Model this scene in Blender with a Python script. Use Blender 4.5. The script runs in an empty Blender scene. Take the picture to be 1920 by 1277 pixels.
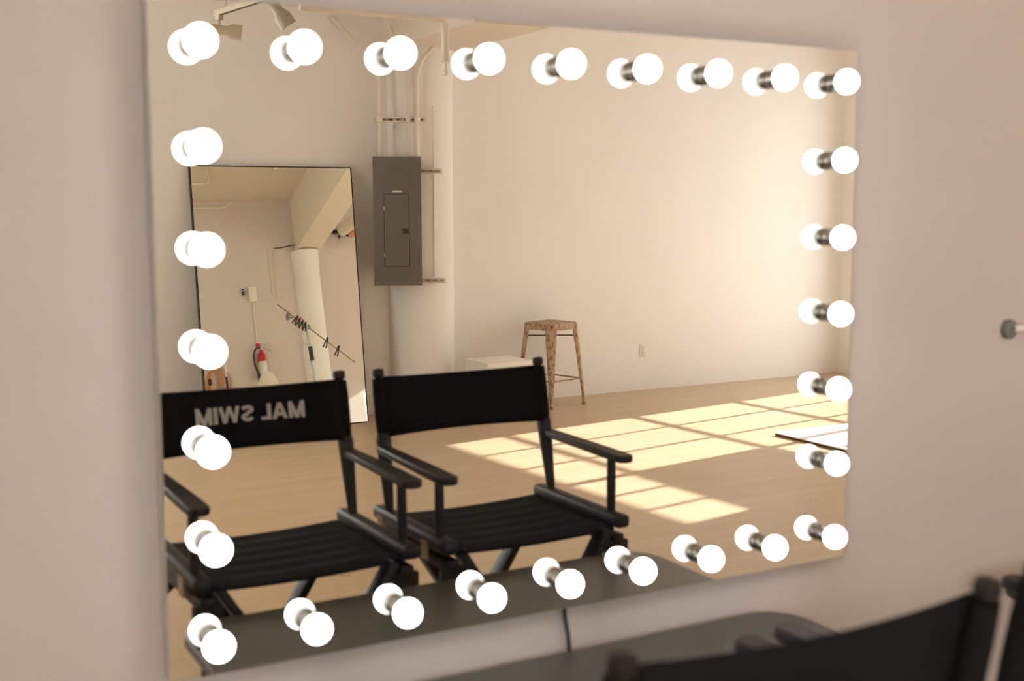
import bpy, bmesh, math, random
from mathutils import Vector, Matrix, Euler
random.seed(7)
sc = bpy.context.scene
col = sc.collection
PI = math.pi

# ------------------------------------------------------------------ camera
cam_d = bpy.data.cameras.new('camera')
cam = bpy.data.objects.new('camera', cam_d); col.objects.link(cam)
PITCH, ROLL, YAW = math.radians(-6.23), math.radians(0.19), math.radians(-28.84)
Rm = Matrix.Rotation(YAW, 3, 'Z') @ Matrix.Rotation(PITCH, 3, 'X') @ Matrix.Rotation(ROLL, 3, 'Y')
basis = Matrix((Rm @ Vector((1, 0, 0)), Rm @ Vector((0, 0, 1)), Rm @ Vector((0, -1, 0)))).transposed()
cam.matrix_world = Matrix.Translation((-1.2813, -2.1273, 1.65)) @ basis.to_4x4()
cam_d.sensor_width = 36.0
cam_d.lens = 2262.86 / 1920 * 36.0
cam_d.clip_start = 0.02
cam_d.dof.use_dof = True
cam_d.dof.focus_distance = 9.6
cam_d.dof.aperture_fstop = 3.3
sc.camera = cam

# ------------------------------------------------------------------ world, sun, exposure
SKY_REAR, SKY_SIDE = 6.4, 2.6
W = bpy.data.worlds.new('daylight'); sc.world = W; W.use_nodes = True
bgn = W.node_tree.nodes['Background']
bgn.inputs['Color'].default_value = (1.0, 0.985, 0.975, 1)
bgn.inputs['Strength'].default_value = 1.0
wt = W.node_tree                                # hazy sky: brightness differs by compass direction
wg = wt.nodes.new('ShaderNodeTexCoord'); wsx = wt.nodes.new('ShaderNodeSeparateXYZ'); wmr = wt.nodes.new('ShaderNodeMapRange'); wmx = wt.nodes.new('ShaderNodeMix')
wt.links.new(wg.outputs['Generated'], wsx.inputs['Vector']); wt.links.new(wsx.outputs['X'], wmr.inputs['Value'])
wmr.inputs['From Min'].default_value = -0.2; wmr.inputs['From Max'].default_value = 0.9; wmr.inputs['To Min'].default_value = SKY_REAR; wmr.inputs['To Max'].default_value = SKY_SIDE
wt.links.new(wmr.outputs['Result'], bgn.inputs['Strength']); wt.nodes.remove(wmx)
TAN_E = 0.516

sun_d = bpy.data.lights.new('sun', 'SUN'); sun_d.energy = 9.6; sun_d.angle = 0.0093; sun_d.color = (0.98, 0.965, 1.0)
sun = bpy.data.objects.new('sun', sun_d); col.objects.link(sun)
sun.rotation_euler = Vector((-1, 0.16, -TAN_E * 1.0127)).to_track_quat('-Z', 'Y').to_euler()
sun.location = (14, -6, 9)

vs = sc.view_settings
sc.display_settings.display_device = 'sRGB'
vs.view_transform = 'Standard'; vs.look = 'None'; vs.gamma = 1.0; vs.use_curve_mapping = False
vs.exposure = 1.02
cy = sc.cycles
cy.max_bounces = 16; cy.diffuse_bounces = 7; cy.glossy_bounces = 8; cy.transmission_bounces = 6; cy.transparent_max_bounces = 12
cy.caustics_reflective = False; cy.caustics_refractive = False
cy.sample_clamp_indirect = 6.0
cy.use_denoising = True

# ------------------------------------------------------------------ materials
def mat(name, color, rough=0.5, metal=0.0, spec=0.5, noise=None, bump=None, emit=None, coat=0.0):
    m = bpy.data.materials.new(name); m.use_nodes = True
    nt = m.node_tree; b = nt.nodes['Principled BSDF']
    b.inputs['Base Color'].default_value = (*color, 1); b.inputs['Roughness'].default_value = rough
    b.inputs['Metallic'].default_value = metal; b.inputs['Specular IOR Level'].default_value = spec
    b.inputs['Coat Weight'].default_value = coat
    tc = nt.nodes.new('ShaderNodeTexCoord')
    if noise:                                   # (scale, amount): gentle mottling of the base colour
        n = nt.nodes.new('ShaderNodeTexNoise'); n.inputs['Scale'].default_value = noise[0]; n.inputs['Detail'].default_value = 4
        nt.links.new(tc.outputs['Object'], n.inputs['Vector'])
        r = nt.nodes.new('ShaderNodeValToRGB')
        a = noise[1]
        r.color_ramp.elements[0].position = 0.3; r.color_ramp.elements[1].position = 0.7
        r.color_ramp.elements[0].color = (*[c * (1 - a) for c in color], 1)
        r.color_ramp.elements[1].color = (*[min(1, c * (1 + a)) for c in color], 1)
        nt.links.new(n.outputs['Fac'], r.inputs['Fac']); nt.links.new(r.outputs['Color'], b.inputs['Base Color'])
    if bump:                                    # (scale, strength, distance)
        n2 = nt.nodes.new('ShaderNodeTexNoise'); n2.inputs['Scale'].default_value = bump[0]; n2.inputs['Detail'].default_value = 3
        nt.links.new(tc.outputs['Object'], n2.inputs['Vector'])
        bp = nt.nodes.new('ShaderNodeBump'); bp.inputs['Strength'].default_value = bump[1]; bp.inputs['Distance'].default_value = bump[2]
        nt.links.new(n2.outputs['Fac'], bp.inputs['Height']); nt.links.new(bp.outputs['Normal'], b.inputs['Normal'])
    if emit:
        b.inputs['Emission Color'].default_value = (*emit[0], 1); b.inputs['Emission Strength'].default_value = emit[1]
    return m

M = {}
M['wall_front'] = mat('warm_grey_painted_plaster', (0.665, 0.595, 0.568), 0.85, spec=0.2, noise=(1.2, 0.02), bump=(60, 0.15, 0.002))
M['wall'] = mat('cream_painted_plaster', (0.85, 0.835, 0.815), 0.85, spec=0.2, noise=(0.9, 0.02), bump=(60, 0.15, 0.002))
M['ceiling'] = mat('cream_painted_ceiling', (0.78, 0.71, 0.62), 0.9, spec=0.2, noise=(0.7, 0.02))
M['pipe'] = mat('cream_painted_pipe', (0.80, 0.73, 0.64), 0.55, noise=(5, 0.03))
M['mirror'] = mat('silvered_glass', (0.95, 0.945, 0.91), 0.0, metal=1.0)
M['mirror_tall'] = mat('silvered_glass_warm', (0.95, 0.95, 0.83), 0.0, metal=1.0)
M['alu'] = mat('brushed_pale_metal', (0.72, 0.73, 0.70), 0.3, metal=1.0, noise=(30, 0.06))
M['bulb'] = mat('lit_opal_glass', (1, 1, 1), 0.3, emit=((1.0, 0.985, 0.96), 4.0))
# opal bulbs: the dome glows fully, the glass near the screw base much less
_m = M['bulb']; _n = _m.node_tree; _tc = _n.nodes.new('ShaderNodeTexCoord'); _sx = _n.nodes.new('ShaderNodeSeparateXYZ'); _mr = _n.nodes.new('ShaderNodeMapRange')
_n.links.new(_tc.outputs['Object'], _sx.inputs['Vector']); _n.links.new(_sx.outputs['Y'], _mr.inputs['Value'])
_mr.interpolation_type = 'SMOOTHSTEP'
_mr.inputs['From Min'].default_value = -0.048; _mr.inputs['From Max'].default_value = -0.026; _mr.inputs['To Min'].default_value = 4.4; _mr.inputs['To Max'].default_value = 0.35
_n.links.new(_mr.outputs['Result'], _n.nodes['Principled BSDF'].inputs['Emission Strength'])
M['chrome'] = mat('chrome', (0.32, 0.31, 0.28), 0.25, metal=1.0)
M['steel'] = mat('zinc_steel', (0.58, 0.56, 0.52), 0.35, metal=1.0, noise=(25, 0.12))
M['black_wood'] = mat('black_lacquered_wood', (0.014, 0.011, 0.009), 0.5, spec=0.35, noise=(14, 0.25), bump=(40, 0.1, 0.001))
M['black_canvas'] = mat('black_canvas', (0.012, 0.0115, 0.0112), 0.9, spec=0.12, bump=(350, 0.35, 0.001))
M['letter'] = mat('cream_print', (0.62, 0.58, 0.52), 0.8)
M['brass'] = mat('aged_brass', (0.36, 0.25, 0.14), 0.5, metal=0.7)
M['table'] = mat('dark_grey_laminate', (0.085, 0.08, 0.068), 0.33, noise=(9, 0.12), bump=(120, 0.05, 0.0006))
M['table_edge'] = mat('black_edge_band', (0.02, 0.02, 0.02), 0.4)
M['black_metal'] = mat('black_powder_coat', (0.015, 0.015, 0.015), 0.4)
M['black_plastic'] = mat('black_plastic', (0.016, 0.016, 0.017), 0.45)
M['panel'] = mat('grey_enamelled_steel', (0.145, 0.130, 0.115), 0.45, noise=(160, 0.12))
M['panel_dark'] = mat('dark_seam', (0.02, 0.018, 0.016), 0.6)
M['bronze'] = mat('bronze_latch', (0.10, 0.075, 0.045), 0.4, metal=0.6)
M['white_plastic'] = mat('ivory_plastic', (0.80, 0.75, 0.67), 0.4)
M['slot'] = mat('dark_slot', (0.22, 0.19, 0.15), 0.6)
M['scratch'] = mat('dark_scratch', (0.10, 0.07, 0.045), 0.6)
M['slot_pale'] = mat('grey_slot', (0.50, 0.46, 0.40), 0.5)
M['white_paint'] = mat('white_painted_board', (0.84, 0.80, 0.74), 0.5, noise=(3, 0.015))
M['foam'] = mat('white_foam_board', (0.93, 0.93, 0.92), 0.35)
M['edge_shadow'] = mat('brown_edge_and_shadow', (0.10, 0.045, 0.025), 0.7)
M['lamp_beige'] = mat('beige_enamel', (0.50, 0.42, 0.30), 0.45)
M['lamp_grey'] = mat('grey_green_enamel', (0.40, 0.36, 0.26), 0.45)
M['lens'] = mat('frosted_lamp_glass', (0.75, 0.72, 0.66), 0.2)
M['red'] = mat('red_enamel', (0.52, 0.012, 0.035), 0.25, coat=0.4)
M['label_white'] = mat('white_paper_label', (0.78, 0.76, 0.72), 0.6)
M['yellow'] = mat('yellow_label', (0.72, 0.52, 0.06), 0.6)
M['rubber'] = mat('black_rubber', (0.02, 0.022, 0.02), 0.5)
M['orange'] = mat('orange_plastic', (0.80, 0.13, 0.03), 0.4)
M['orange_cord'] = mat('orange_cord_jacket', (0.62, 0.27, 0.11), 0.55)
M['wood_dowel'] = mat('olive_wood_dowel', (0.30, 0.21, 0.09), 0.6, noise=(20, 0.2))
M['cloth'] = mat('cream_cloth', (0.80, 0.74, 0.65), 0.9, spec=0.1, bump=(200, 0.2, 0.001))
M['paper_white'] = mat('pale_backdrop_paper', (0.82, 0.77, 0.72), 0.8, spec=0.1)
M['paper_orange'] = mat('orange_backdrop_paper', (0.80, 0.42, 0.22), 0.8, spec=0.1)
M['grey_plate'] = mat('grey_matte_plate', (0.16, 0.155, 0.14), 0.5)
M['white_metal'] = mat('white_enamel_metal', (0.85, 0.84, 0.84), 0.3)
M['door'] = mat('cream_door_paint', (0.76, 0.70, 0.62), 0.5)
M['blue_led'] = mat('blue_indicator', (0.1, 0.15, 0.9), 0.4, emit=((0.15, 0.25, 1.0), 3.0))

def floor_mat():
    m = bpy.data.materials.new('polished_tan_floor'); m.use_nodes = True
    nt = m.node_tree; b = nt.nodes['Principled BSDF']
    tc = nt.nodes.new('ShaderNodeTexCoord')
    mp = nt.nodes.new('ShaderNodeMapping'); mp.inputs['Scale'].default_value = (0.45, 4.0, 1); mp.inputs['Location'].default_value = (3.1, 1.7, 0.437)
    nt.links.new(tc.outputs['Object'], mp.inputs['Vector'])
    n = nt.nodes.new('ShaderNodeTexNoise'); n.inputs['Scale'].default_value = 3.0; n.inputs['Detail'].default_value = 4; n.inputs['Roughness'].default_value = 0.55
    nt.links.new(mp.outputs['Vector'], n.inputs['Vector'])
    r = nt.nodes.new('ShaderNodeValToRGB')
    e = r.color_ramp.elements
    e[0].position = 0.20; e[0].color = (0.505, 0.365, 0.218, 1)
    e[1].position = 0.80; e[1].color = (0.59, 0.455, 0.31, 1)
    k = r.color_ramp.elements.new(0.5); k.color = (0.53, 0.385, 0.235, 1)
    nt.links.new(n.outputs['Fac'], r.inputs['Fac'])
    nt.links.new(r.outputs['Color'], b.inputs['Base Color'])
    n3 = nt.nodes.new('ShaderNodeTexNoise'); n3.inputs['Scale'].default_value = 2.2; n3.inputs['Detail'].default_value = 4
    nt.links.new(mp.outputs['Vector'], n3.inputs['Vector'])
    mr = nt.nodes.new('ShaderNodeMapRange'); mr.inputs['To Min'].default_value = 0.26; mr.inputs['To Max'].default_value = 0.36
    nt.links.new(n3.outputs['Fac'], mr.inputs['Value']); nt.links.new(mr.outputs['Result'], b.inputs['Roughness'])
    b.inputs['Specular IOR Level'].default_value = 0.45
    return m
M['floor'] = floor_mat()

def rust_mat():
    m = bpy.data.materials.new('worn_cream_paint_over_rust'); m.use_nodes = True
    nt = m.node_tree; b = nt.nodes['Principled BSDF']
    tc = nt.nodes.new('ShaderNodeTexCoord')
    mp = nt.nodes.new('ShaderNodeMapping'); mp.inputs['Scale'].default_value = (1, 1, 0.5)
    nt.links.new(tc.outputs['Object'], mp.inputs['Vector'])
    n = nt.nodes.new('ShaderNodeTexNoise'); n.inputs['Scale'].default_value = 40; n.inputs['Detail'].default_value = 10; n.inputs['Roughness'].default_value = 0.78
    nt.links.new(mp.outputs['Vector'], n.inputs['Vector'])
    r = nt.nodes.new('ShaderNodeValToRGB'); e = r.color_ramp.elements
    e[0].position = 0.40; e[0].color = (0.42, 0.33, 0.215, 1)
    e[1].position = 0.62; e[1].color = (0.20, 0.075, 0.04, 1)
    k = e.new(0.50); k.color = (0.46, 0.36, 0.24, 1)
    k = e.new(0.54); k.color = (0.28, 0.12, 0.06, 1)
    nt.links.new(n.outputs['Fac'], r.inputs['Fac']); nt.links.new(r.outputs['Color'], b.inputs['Base Color'])
    b.inputs['Roughness'].default_value = 0.62
    return m
M['rust'] = rust_mat()
M['dark_steel'] = mat('dark_bare_steel', (0.075, 0.06, 0.04), 0.5, metal=0.3, noise=(40, 0.3))

def glass_mat():
    m = bpy.data.materials.new('clear_window_glass'); m.use_nodes = True
    nt = m.node_tree; nt.nodes.remove(nt.nodes['Principled BSDF'])
    t = nt.nodes.new('ShaderNodeBsdfTransparent'); t.inputs['Color'].default_value = (0.96, 0.97, 0.96, 1)
    g = nt.nodes.new('ShaderNodeBsdfGlossy'); g.inputs['Roughness'].default_value = 0.02
    mx = nt.nodes.new('ShaderNodeMixShader'); mx.inputs['Fac'].default_value = 0.06
    nt.links.new(t.outputs[0], mx.inputs[1]); nt.links.new(g.outputs[0], mx.inputs[2])
    nt.links.new(mx.outputs[0], nt.nodes['Material Output'].inputs['Surface'])
    return m
M['glass'] = glass_mat()

# ------------------------------------------------------------------ mesh helpers
def new(): return bmesh.new()
def box(bm, c, s, rot=None):
    T = Matrix.Translation(c) @ (rot.to_4x4() if rot is not None else Matrix.Identity(4)) @ Matrix.Diagonal((*s, 1))
    bmesh.ops.create_cube(bm, size=1.0, matrix=T)
def rbox(bm, c, s, r, rot=None, seg=2):
    b2 = bmesh.new(); bmesh.ops.create_cube(b2, size=1.0, matrix=Matrix.Diagonal((*s, 1)))
    bmesh.ops.bevel(b2, geom=list(b2.edges), offset=r, segments=seg, profile=0.5, affect='EDGES')
    T = Matrix.Translation(c) @ (rot.to_4x4() if rot is not None else Matrix.Identity(4))
    b2.transform(T); me = bpy.data.meshes.new('tmp'); b2.to_mesh(me); b2.free(); bm.from_mesh(me); bpy.data.meshes.remove(me)
def bar(bm, a, b, w, h, up=(0, 0, 1), r=0.0):
    a = Vector(a); b = Vector(b); d = b - a; x = d.normalized(); u = Vector(up)
    y = u.cross(x).normalized(); z = x.cross(y)
    R3 = Matrix((x, y, z)).transposed()
    if r > 0: rbox(bm, (a + b) / 2, (d.length, w, h), r, R3)
    else: box(bm, (a + b) / 2, (d.length, w, h), R3)
def tube(bm, pts, rad, seg=12, cap=True):
    pts = [Vector(p) for p in pts]; n = len(pts)
    rads = rad if isinstance(rad, (list, tuple)) else [rad] * n
    rings = []; prev = None
    for i, p in enumerate(pts):
        t = (pts[min(i + 1, n - 1)] - pts[max(i - 1, 0)]).normalized()
        if prev is None:
            a = Vector((0, 0, 1)) if abs(t.z) < 0.9 else Vector((1, 0, 0))
            u = a.cross(t).normalized()
        else:
            u = (prev - t * prev.dot(t)).normalized()
        prev = u; v = t.cross(u)
        rings.append([bm.verts.new(p + (u * math.cos(2 * PI * k / seg) + v * math.sin(2 * PI * k / seg)) * rads[i]) for k in range(seg)])
    for i in range(n - 1):
        for k in range(seg):
            bm.faces.new((rings[i][k], rings[i][(k + 1) % seg], rings[i + 1][(k + 1) % seg], rings[i + 1][k]))
    if cap:
        bm.faces.new(list(reversed(rings[0]))); bm.faces.new(rings[-1])
def lathe(bm, prof, seg=24, T=None):
    T = T or Matrix.Identity(4); rings = []
    for r, z in prof:
        if r < 1e-6: rings.append([bm.verts.new(T @ Vector((0, 0, z)))])
        else: rings.append([bm.verts.new(T @ Vector((r * math.cos(2 * PI * k / seg), r * math.sin(2 * PI * k / seg), z))) for k in range(seg)])
    for i in range(len(rings) - 1):
        A, B = rings[i], rings[i + 1]
        for k in range(seg):
            k2 = (k + 1) % seg
            if len(A) == 1 and len(B) == 1: continue
            if len(A) == 1: bm.faces.new((A[0], B[k2], B[k]))
            elif len(B) == 1: bm.faces.new((A[k], A[k2], B[0]))
            else: bm.faces.new((A[k], A[k2], B[k2], B[k]))
    if len(rings[0]) > 1: bm.faces.new(list(reversed(rings[0])))
    if len(rings[-1]) > 1: bm.faces.new(rings[-1])
def axis(p, d):
    """matrix that takes +Z to direction d at point p"""
    return Matrix.Translation(p) @ Vector(d).to_track_quat('Z', 'Y').to_matrix().to_4x4()
def prism(bm, poly, z0, z1, T=None):
    T = T or Matrix.Identity(4)
    lo = [bm.verts.new(T @ Vector((x, y, z0))) for x, y in poly]; hi = [bm.verts.new(T @ Vector((x, y, z1))) for x, y in poly]
    n = len(poly)
    bm.faces.new(list(reversed(lo))); bm.faces.new(hi)
    for i in range(n): bm.faces.new((lo[i], lo[(i + 1) % n], hi[(i + 1) % n], hi[i]))
def round_rect(x0, y0, x1, y1, r, seg=8):
    P = []
    for cx_, cy_, a0 in ((x1 - r, y1 - r, 0), (x0 + r, y1 - r, 90), (x0 + r, y0 + r, 180), (x1 - r, y0 + r, 270)):
        for k in range(seg + 1):
            a = math.radians(a0 + 90 * k / seg); P.append((cx_ + r * math.cos(a), cy_ + r * math.sin(a)))
    return P
def obj(name, bm, m, parent=None, smooth=True, bevel=0.0, loc=None, rot=None):
    bmesh.ops.recalc_face_normals(bm, faces=bm.faces)
    me = bpy.data.meshes.new(name); bm.to_mesh(me); bm.free()
    if m is not None:
        for k in (m if isinstance(m, (list, tuple)) else [m]): me.materials.append(k)
    o = bpy.data.objects.new(name, me); col.objects.link(o)
    if parent is not None: o.parent = parent
    if loc is not None: o.location = loc
    if rot is not None: o.rotation_euler = rot
    if smooth:
        for p in me.polygons: p.use_smooth = True
        try: me.set_sharp_from_angle(angle=math.radians(38))
        except Exception: pass
    if bevel > 0:
        b = o.modifiers.new('bevel', 'BEVEL'); b.width = bevel; b.segments = 2; b.limit_method = 'ANGLE'; b.angle_limit = math.radians(40)
    return o
def tag(o, label, cat, group=None):
    o['label'] = label; o['category'] = cat
    if group: o['group'] = group
    return o
def thing(name, label, cat, loc=(0, 0, 0), rotz=0.0, group=None):
    o = bpy.data.objects.new(name, None); o.empty_display_size = 0.1; col.objects.link(o)
    o.location = loc; o.rotation_euler = (0, 0, rotz)
    return tag(o, label, cat, group)
def struct(name, bm, m, parent=None, **k):
    o = obj(name, bm, m, parent, **k)
    if parent is None: o['kind'] = 'structure'
    return o
def bez(p0, p1, p2, n=10):
    p0, p1, p2 = Vector(p0), Vector(p1), Vector(p2)
    return [p0 * (1 - t) ** 2 + p1 * 2 * t * (1 - t) + p2 * t * t for t in [i / n for i in range(n + 1)]]
def spline(pts, n=8):
    P = [Vector(p) for p in pts]; Q = [P[0]] + P + [P[-1]]; out = []
    for i in range(1, len(Q) - 2):
        for k in range(n):
            t = k / n; a, b, c, d = Q[i - 1], Q[i], Q[i + 1], Q[i + 2]
            out.append(0.5 * ((2 * b) + (c - a) * t + (2 * a - 5 * b + 4 * c - d) * t * t + (3 * b - 3 * c + d - a) * t ** 3))
    out.append(P[-1]); return out
def copy_part(o, parent, name=None):
    c = o.copy(); col.objects.link(c); c.parent = parent
    if name: c.name = name
    for ch in list(o.children): copy_part(ch, c)
    return c

# ------------------------------------------------------------------ the room
XL, YB, YF, HC = -3.6, -6.865, 0.045, 3.72
bm = new(); box(bm, ((XL + 8.2) / 2, (YB + YF) / 2, -0.05), (8.2 - XL + 0.6, YF - YB + 0.6, 0.10)); flr = struct('floor', bm, M['floor'], smooth=False)
for (x, y, L_, a_) in ((0.62, -2.9, 0.05, 0.5), (0.30, -3.35, 0.09, 0.15), (0.55, -3.42, 0.07, 0.2), (3.45, -2.95, 0.035, 2.6), (3.2, -2.72, 0.02, 0.4), (1.05, -2.75, 0.06, 0.9)):
    bm = new(); box(bm, (x, y, 0.0004), (L_, 0.003, 0.0008), Matrix.Rotation(a_, 3, 'Z')); obj('scratch', bm, M['scratch'], flr, smooth=False)
bm = new(); box(bm, ((XL + 8.2) / 2, (YB + YF) / 2, HC + 0.06), (8.2 - XL + 0.6, YF - YB + 0.6, 0.12)); struct('ceiling', bm, M['ceiling'], smooth=False)
bm = new(); box(bm, ((XL + 8.2) / 2, YF + 0.08, HC / 2), (8.2 - XL + 0.4, 0.16, HC)); struct('wall_front', bm, M['wall_front'], smooth=False)

def holed_wall(name, L, holes, m, T, thick=0.24):
    us = sorted({0, L, *[h[0] for h in holes], *[h[1] for h in holes]}); zs = sorted({0, HC, *[h[2] for h in holes], *[h[3] for h in holes]})
    bm = new()
    for i in range(len(us) - 1):
        run = None
        for j in range(len(zs)):
            solid = j < len(zs) - 1 and not any(h[0] <= us[i] + 1e-6 and us[i + 1] <= h[1] + 1e-6 and h[2] <= zs[j] + 1e-6 and zs[j + 1] <= h[3] + 1e-6 for h in holes)
            if solid and run is None: run = zs[j]
            if not solid and run is not None:
                box(bm, ((us[i] + us[i + 1]) / 2, thick / 2, (run + zs[j]) / 2), (us[i + 1] - us[i], thick, zs[j] - run)); run = None
    bm.transform(T)
    return struct(name, bm, m, smooth=False)
def window(name, u0, u1, z0, z1, us, zs, T, d=0.04, w=0.035, yy=0.06):
    bm = new()
    for u in us: box(bm, (u, yy, (z0 + z1) / 2), (w, d, z1 - z0))
    for z in zs: box(bm, ((u0 + u1) / 2, yy, z), (u1 - u0, d, w))
    bm.transform(T)
    fr = struct(name, bm, M['black_metal'], smooth=False)
    bm = new(); box(bm, ((u0 + u1) / 2, yy, (z0 + z1) / 2), (u1 - u0, 0.006, z1 - z0)); bm.transform(T)
    obj('window_glass', bm, M['glass'], fr, smooth=False)
    bm = new(); box(bm, ((u0 + u1) / 2, -0.012, z0 - 0.02), (u1 - u0 + 0.1, 0.12, 0.035)); bm.transform(T)
    obj('window_sill', bm, M['wall'], fr, smooth=False)
    return fr
# back wall; its tall window is unseen, added to let in sky fill
BT = Matrix.Translation((8.3, YB, 0)) @ Matrix(((-1, 0, 0, 0), (0, -1, 0, 0), (0, 0, 1, 0), (0, 0, 0, 1)))
holed_wall('wall_back', 8.3 - XL + 0.2, [(8.4, 10.0, 0.8, 3.0)], M['wall'], BT)
for nm, u0 in (('fill_window_4', 8.4),):
    window(nm, u0, u0 + 1.6, 0.8, 3.0, [u0 + 0.018, u0 + 0.54, u0 + 1.06, u0 + 1.582], [0.818, 1.35, 1.9, 2.45, 2.982], BT)
# right-hand wall, very slightly out of square; local u runs from the back corner towards the front wall, local y points outdoors
RT = Matrix.Translation((7.42, YB, 0)) @ Matrix(((0.0652, 0.9979, 0, 0), (0.9979, -0.0652, 0, 0), (0, 0, 1, 0), (0, 0, 0, 1)))
holed_wall('wall_right', 6.95, [(0.60, 2.12, 0.25, 2.79), (2.12, 3.22, 0.25, 2.79), (5.30, 6.75, 0.85, 2.75)], M['wall'], RT)
window('window_1', 0.60, 2.10, 0.25, 2.79, (0.617, 1.10, 1.60, 2.10), (0.268, 0.62, 1.15, 1.77, 2.43, 2.772), RT)
w2 = window('window_2', 2.12, 3.22, 0.25, 2.79, (2.135, 2.49, 2.85, 3.203), (0.268, 0.62, 1.15, 1.77, 2.43, 2.772), RT)
bm = new(); box(bm, (2.67, 0.09, 2.10), (1.06, 0.02, 0.66)); bm.transform(RT); obj('blank_panel', bm, M['door'], w2, smooth=False)
window('fill_window_3', 5.30, 6.75, 0.85, 2.75, (5.317, 5.79, 6.26, 6.733), (0.868, 1.5, 2.1, 2.732), RT)  # unseen window, added to sun the white board and widened to brighten the front wall
LT = Matrix.Translation((XL, YB, 0)) @ Matrix(((0, -1, 0, 0), (1, 0, 0, 0), (0, 0, 1, 0), (0, 0, 0, 1)))
holed_wall('wall_left', YF - YB, [(2.2, 3.4, 0.9, 2.9)], M['wall'], LT)
window('fill_window_5', 2.2, 3.4, 0.9, 2.9, [2.218, 2.8, 3.382], [0.918, 1.4, 1.9, 2.4, 2.882], LT)  # unseen left-hand window, invented to balance the room light

def column(name, x, y, r):
    bm = new(); lathe(bm, [(r, 0), (r, 2.62), (r * 1.02, 2.72), (r * 1.05, 2.82), (r * 1.09, 3.0)], 48, Matrix.Translation((x, y, 0)))
    return struct(name, bm, M['wall'])
column('trim_1', 2.815, YB, 0.275)
column('trim_2', 4.20, YF, 0.175)
bm = new(); box(bm, (2.80, YB + 0.8, (2.90 + HC) / 2), (0.58, 1.6, HC - 2.90)); struct('trim_3', bm, M['ceiling'], smooth=False)
bm = new(); prism(bm, [(4.08, YF), (3.50, -3.60), (3.84, -3.60), (4.42, YF)], 3.02, HC); struct('trim_4', bm, M['ceiling'], smooth=False)

# ------------------------------------------------------------------ vanity mirror
SX, SZ, CZ = 0.184, 0.1769, 1.4044
HW, ZB, ZT = 0.813, 0.8048, 2.0141
vm = thing('vanity_mirror', 'large frameless wall mirror bordered by lit round bulbs', 'mirror', (0, 0, 0))
bm = new(); box(bm, (0, 0.0035, (ZB + ZT) / 2), (2 * HW, 0.007, ZT - ZB))
g = obj('mirror_glass', bm, M['mirror'], vm, smooth=False)
bm = new(); box(bm, (0, 0.0255, (ZB + ZT) / 2), (2 * HW, 0.037, ZT - ZB))
obj('backing_frame', bm, M['alu'], vm, smooth=False, bevel=0.002)
bm = new(); tube(bm, spline([(0.036, 0.036, ZB + 0.01), (0.039, 0.037, 0.772), (0.050, 0.036, 0.692), (0.058, 0.036, 0.45), (0.10, 0.036, 0.02)], 6), 0.0045, 8)
obj('power_cord', bm, M['rubber'], vm)
spots = [(i - 4, 3) for i in range(9)] + [(-4, 2 - j) for j in range(5)] + [(4, 2 - j) for j in range(5)] + [(i - 4, -3) for i in range(9)]
sk0 = None
for i, k in spots:
    if sk0 is None:
        bm = new()
        lathe(bm, [(0.0175, 0), (0.0175, 0.0035), (0.0200, 0.0045), (0.0208, 0.007), (0.0208, 0.019), (0.0198, 0.021), (0.0175, 0.0245)], 32, axis((0, 0, 0), (0, -1, 0)))
        sk0 = obj('bulb_socket', bm, M['chrome'], vm)
        bm = new(); R_ = 0.0280; cB = 0.0474
        prof = []
        for q in range(14):
            a = math.radians(-56 + (146) * q / 13); prof.append((R_ * math.cos(a), cB + R_ * math.sin(a)))
        prof.append((0, cB + R_))
        lathe(bm, prof, 40, axis((0, 0, 0), (0, -1, 0)))
        b0 = obj('light_bulb', bm, M['bulb'], sk0); s = sk0
    else: s = copy_part(sk0, vm)
    s.location = (i * SX, -0.0002, CZ + k * SZ)

# ------------------------------------------------------------------ makeup tables
def table(x0, x1, label, y=-0.29, d=0.312):
    t = thing('makeup_table', label, 'table', ((x0 + x1) / 2, y, 0), 0, None)
    h = (x1 - x0) / 2
    bm = new(); prism(bm, round_rect(-h, -d, h, d, 0.10), 0.676, 0.70); obj('tabletop', bm, M['table'], t, bevel=0.003)
    bm = new(); prism(bm, round_rect(-h - 0.0015, -d - 0.0015, h + 0.0015, d + 0.0015, 0.1015), 0.679, 0.696); obj('edge_band', bm, M['table_edge'], t)
    for sx in (-1, 1):
        for sy in (-1, 1):
            bm = new(); tube(bm, [(sx * (h - 0.06), sy * (d - 0.07), 0.676), (sx * (h - 0.045), sy * (d - 0.06), 0.0)], [0.02, 0.015], 14); obj('leg', bm, M['black_metal'], t)
        bm = new(); bar(bm, (sx * (h - 0.06), 0.07 - d, 0.655), (sx * (h - 0.06), d - 0.07, 0.655), 0.03, 0.04); obj('apron', bm, M['black_metal'], t, smooth=False)
    return t
table(-0.665, 0.632, 'dark grey table with rounded corners on the wall below the bulb mirror')
table(1.215, 2.53, 'narrow dark console table whose rounded corner enters at the right edge', -0.255, 0.155)

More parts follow.
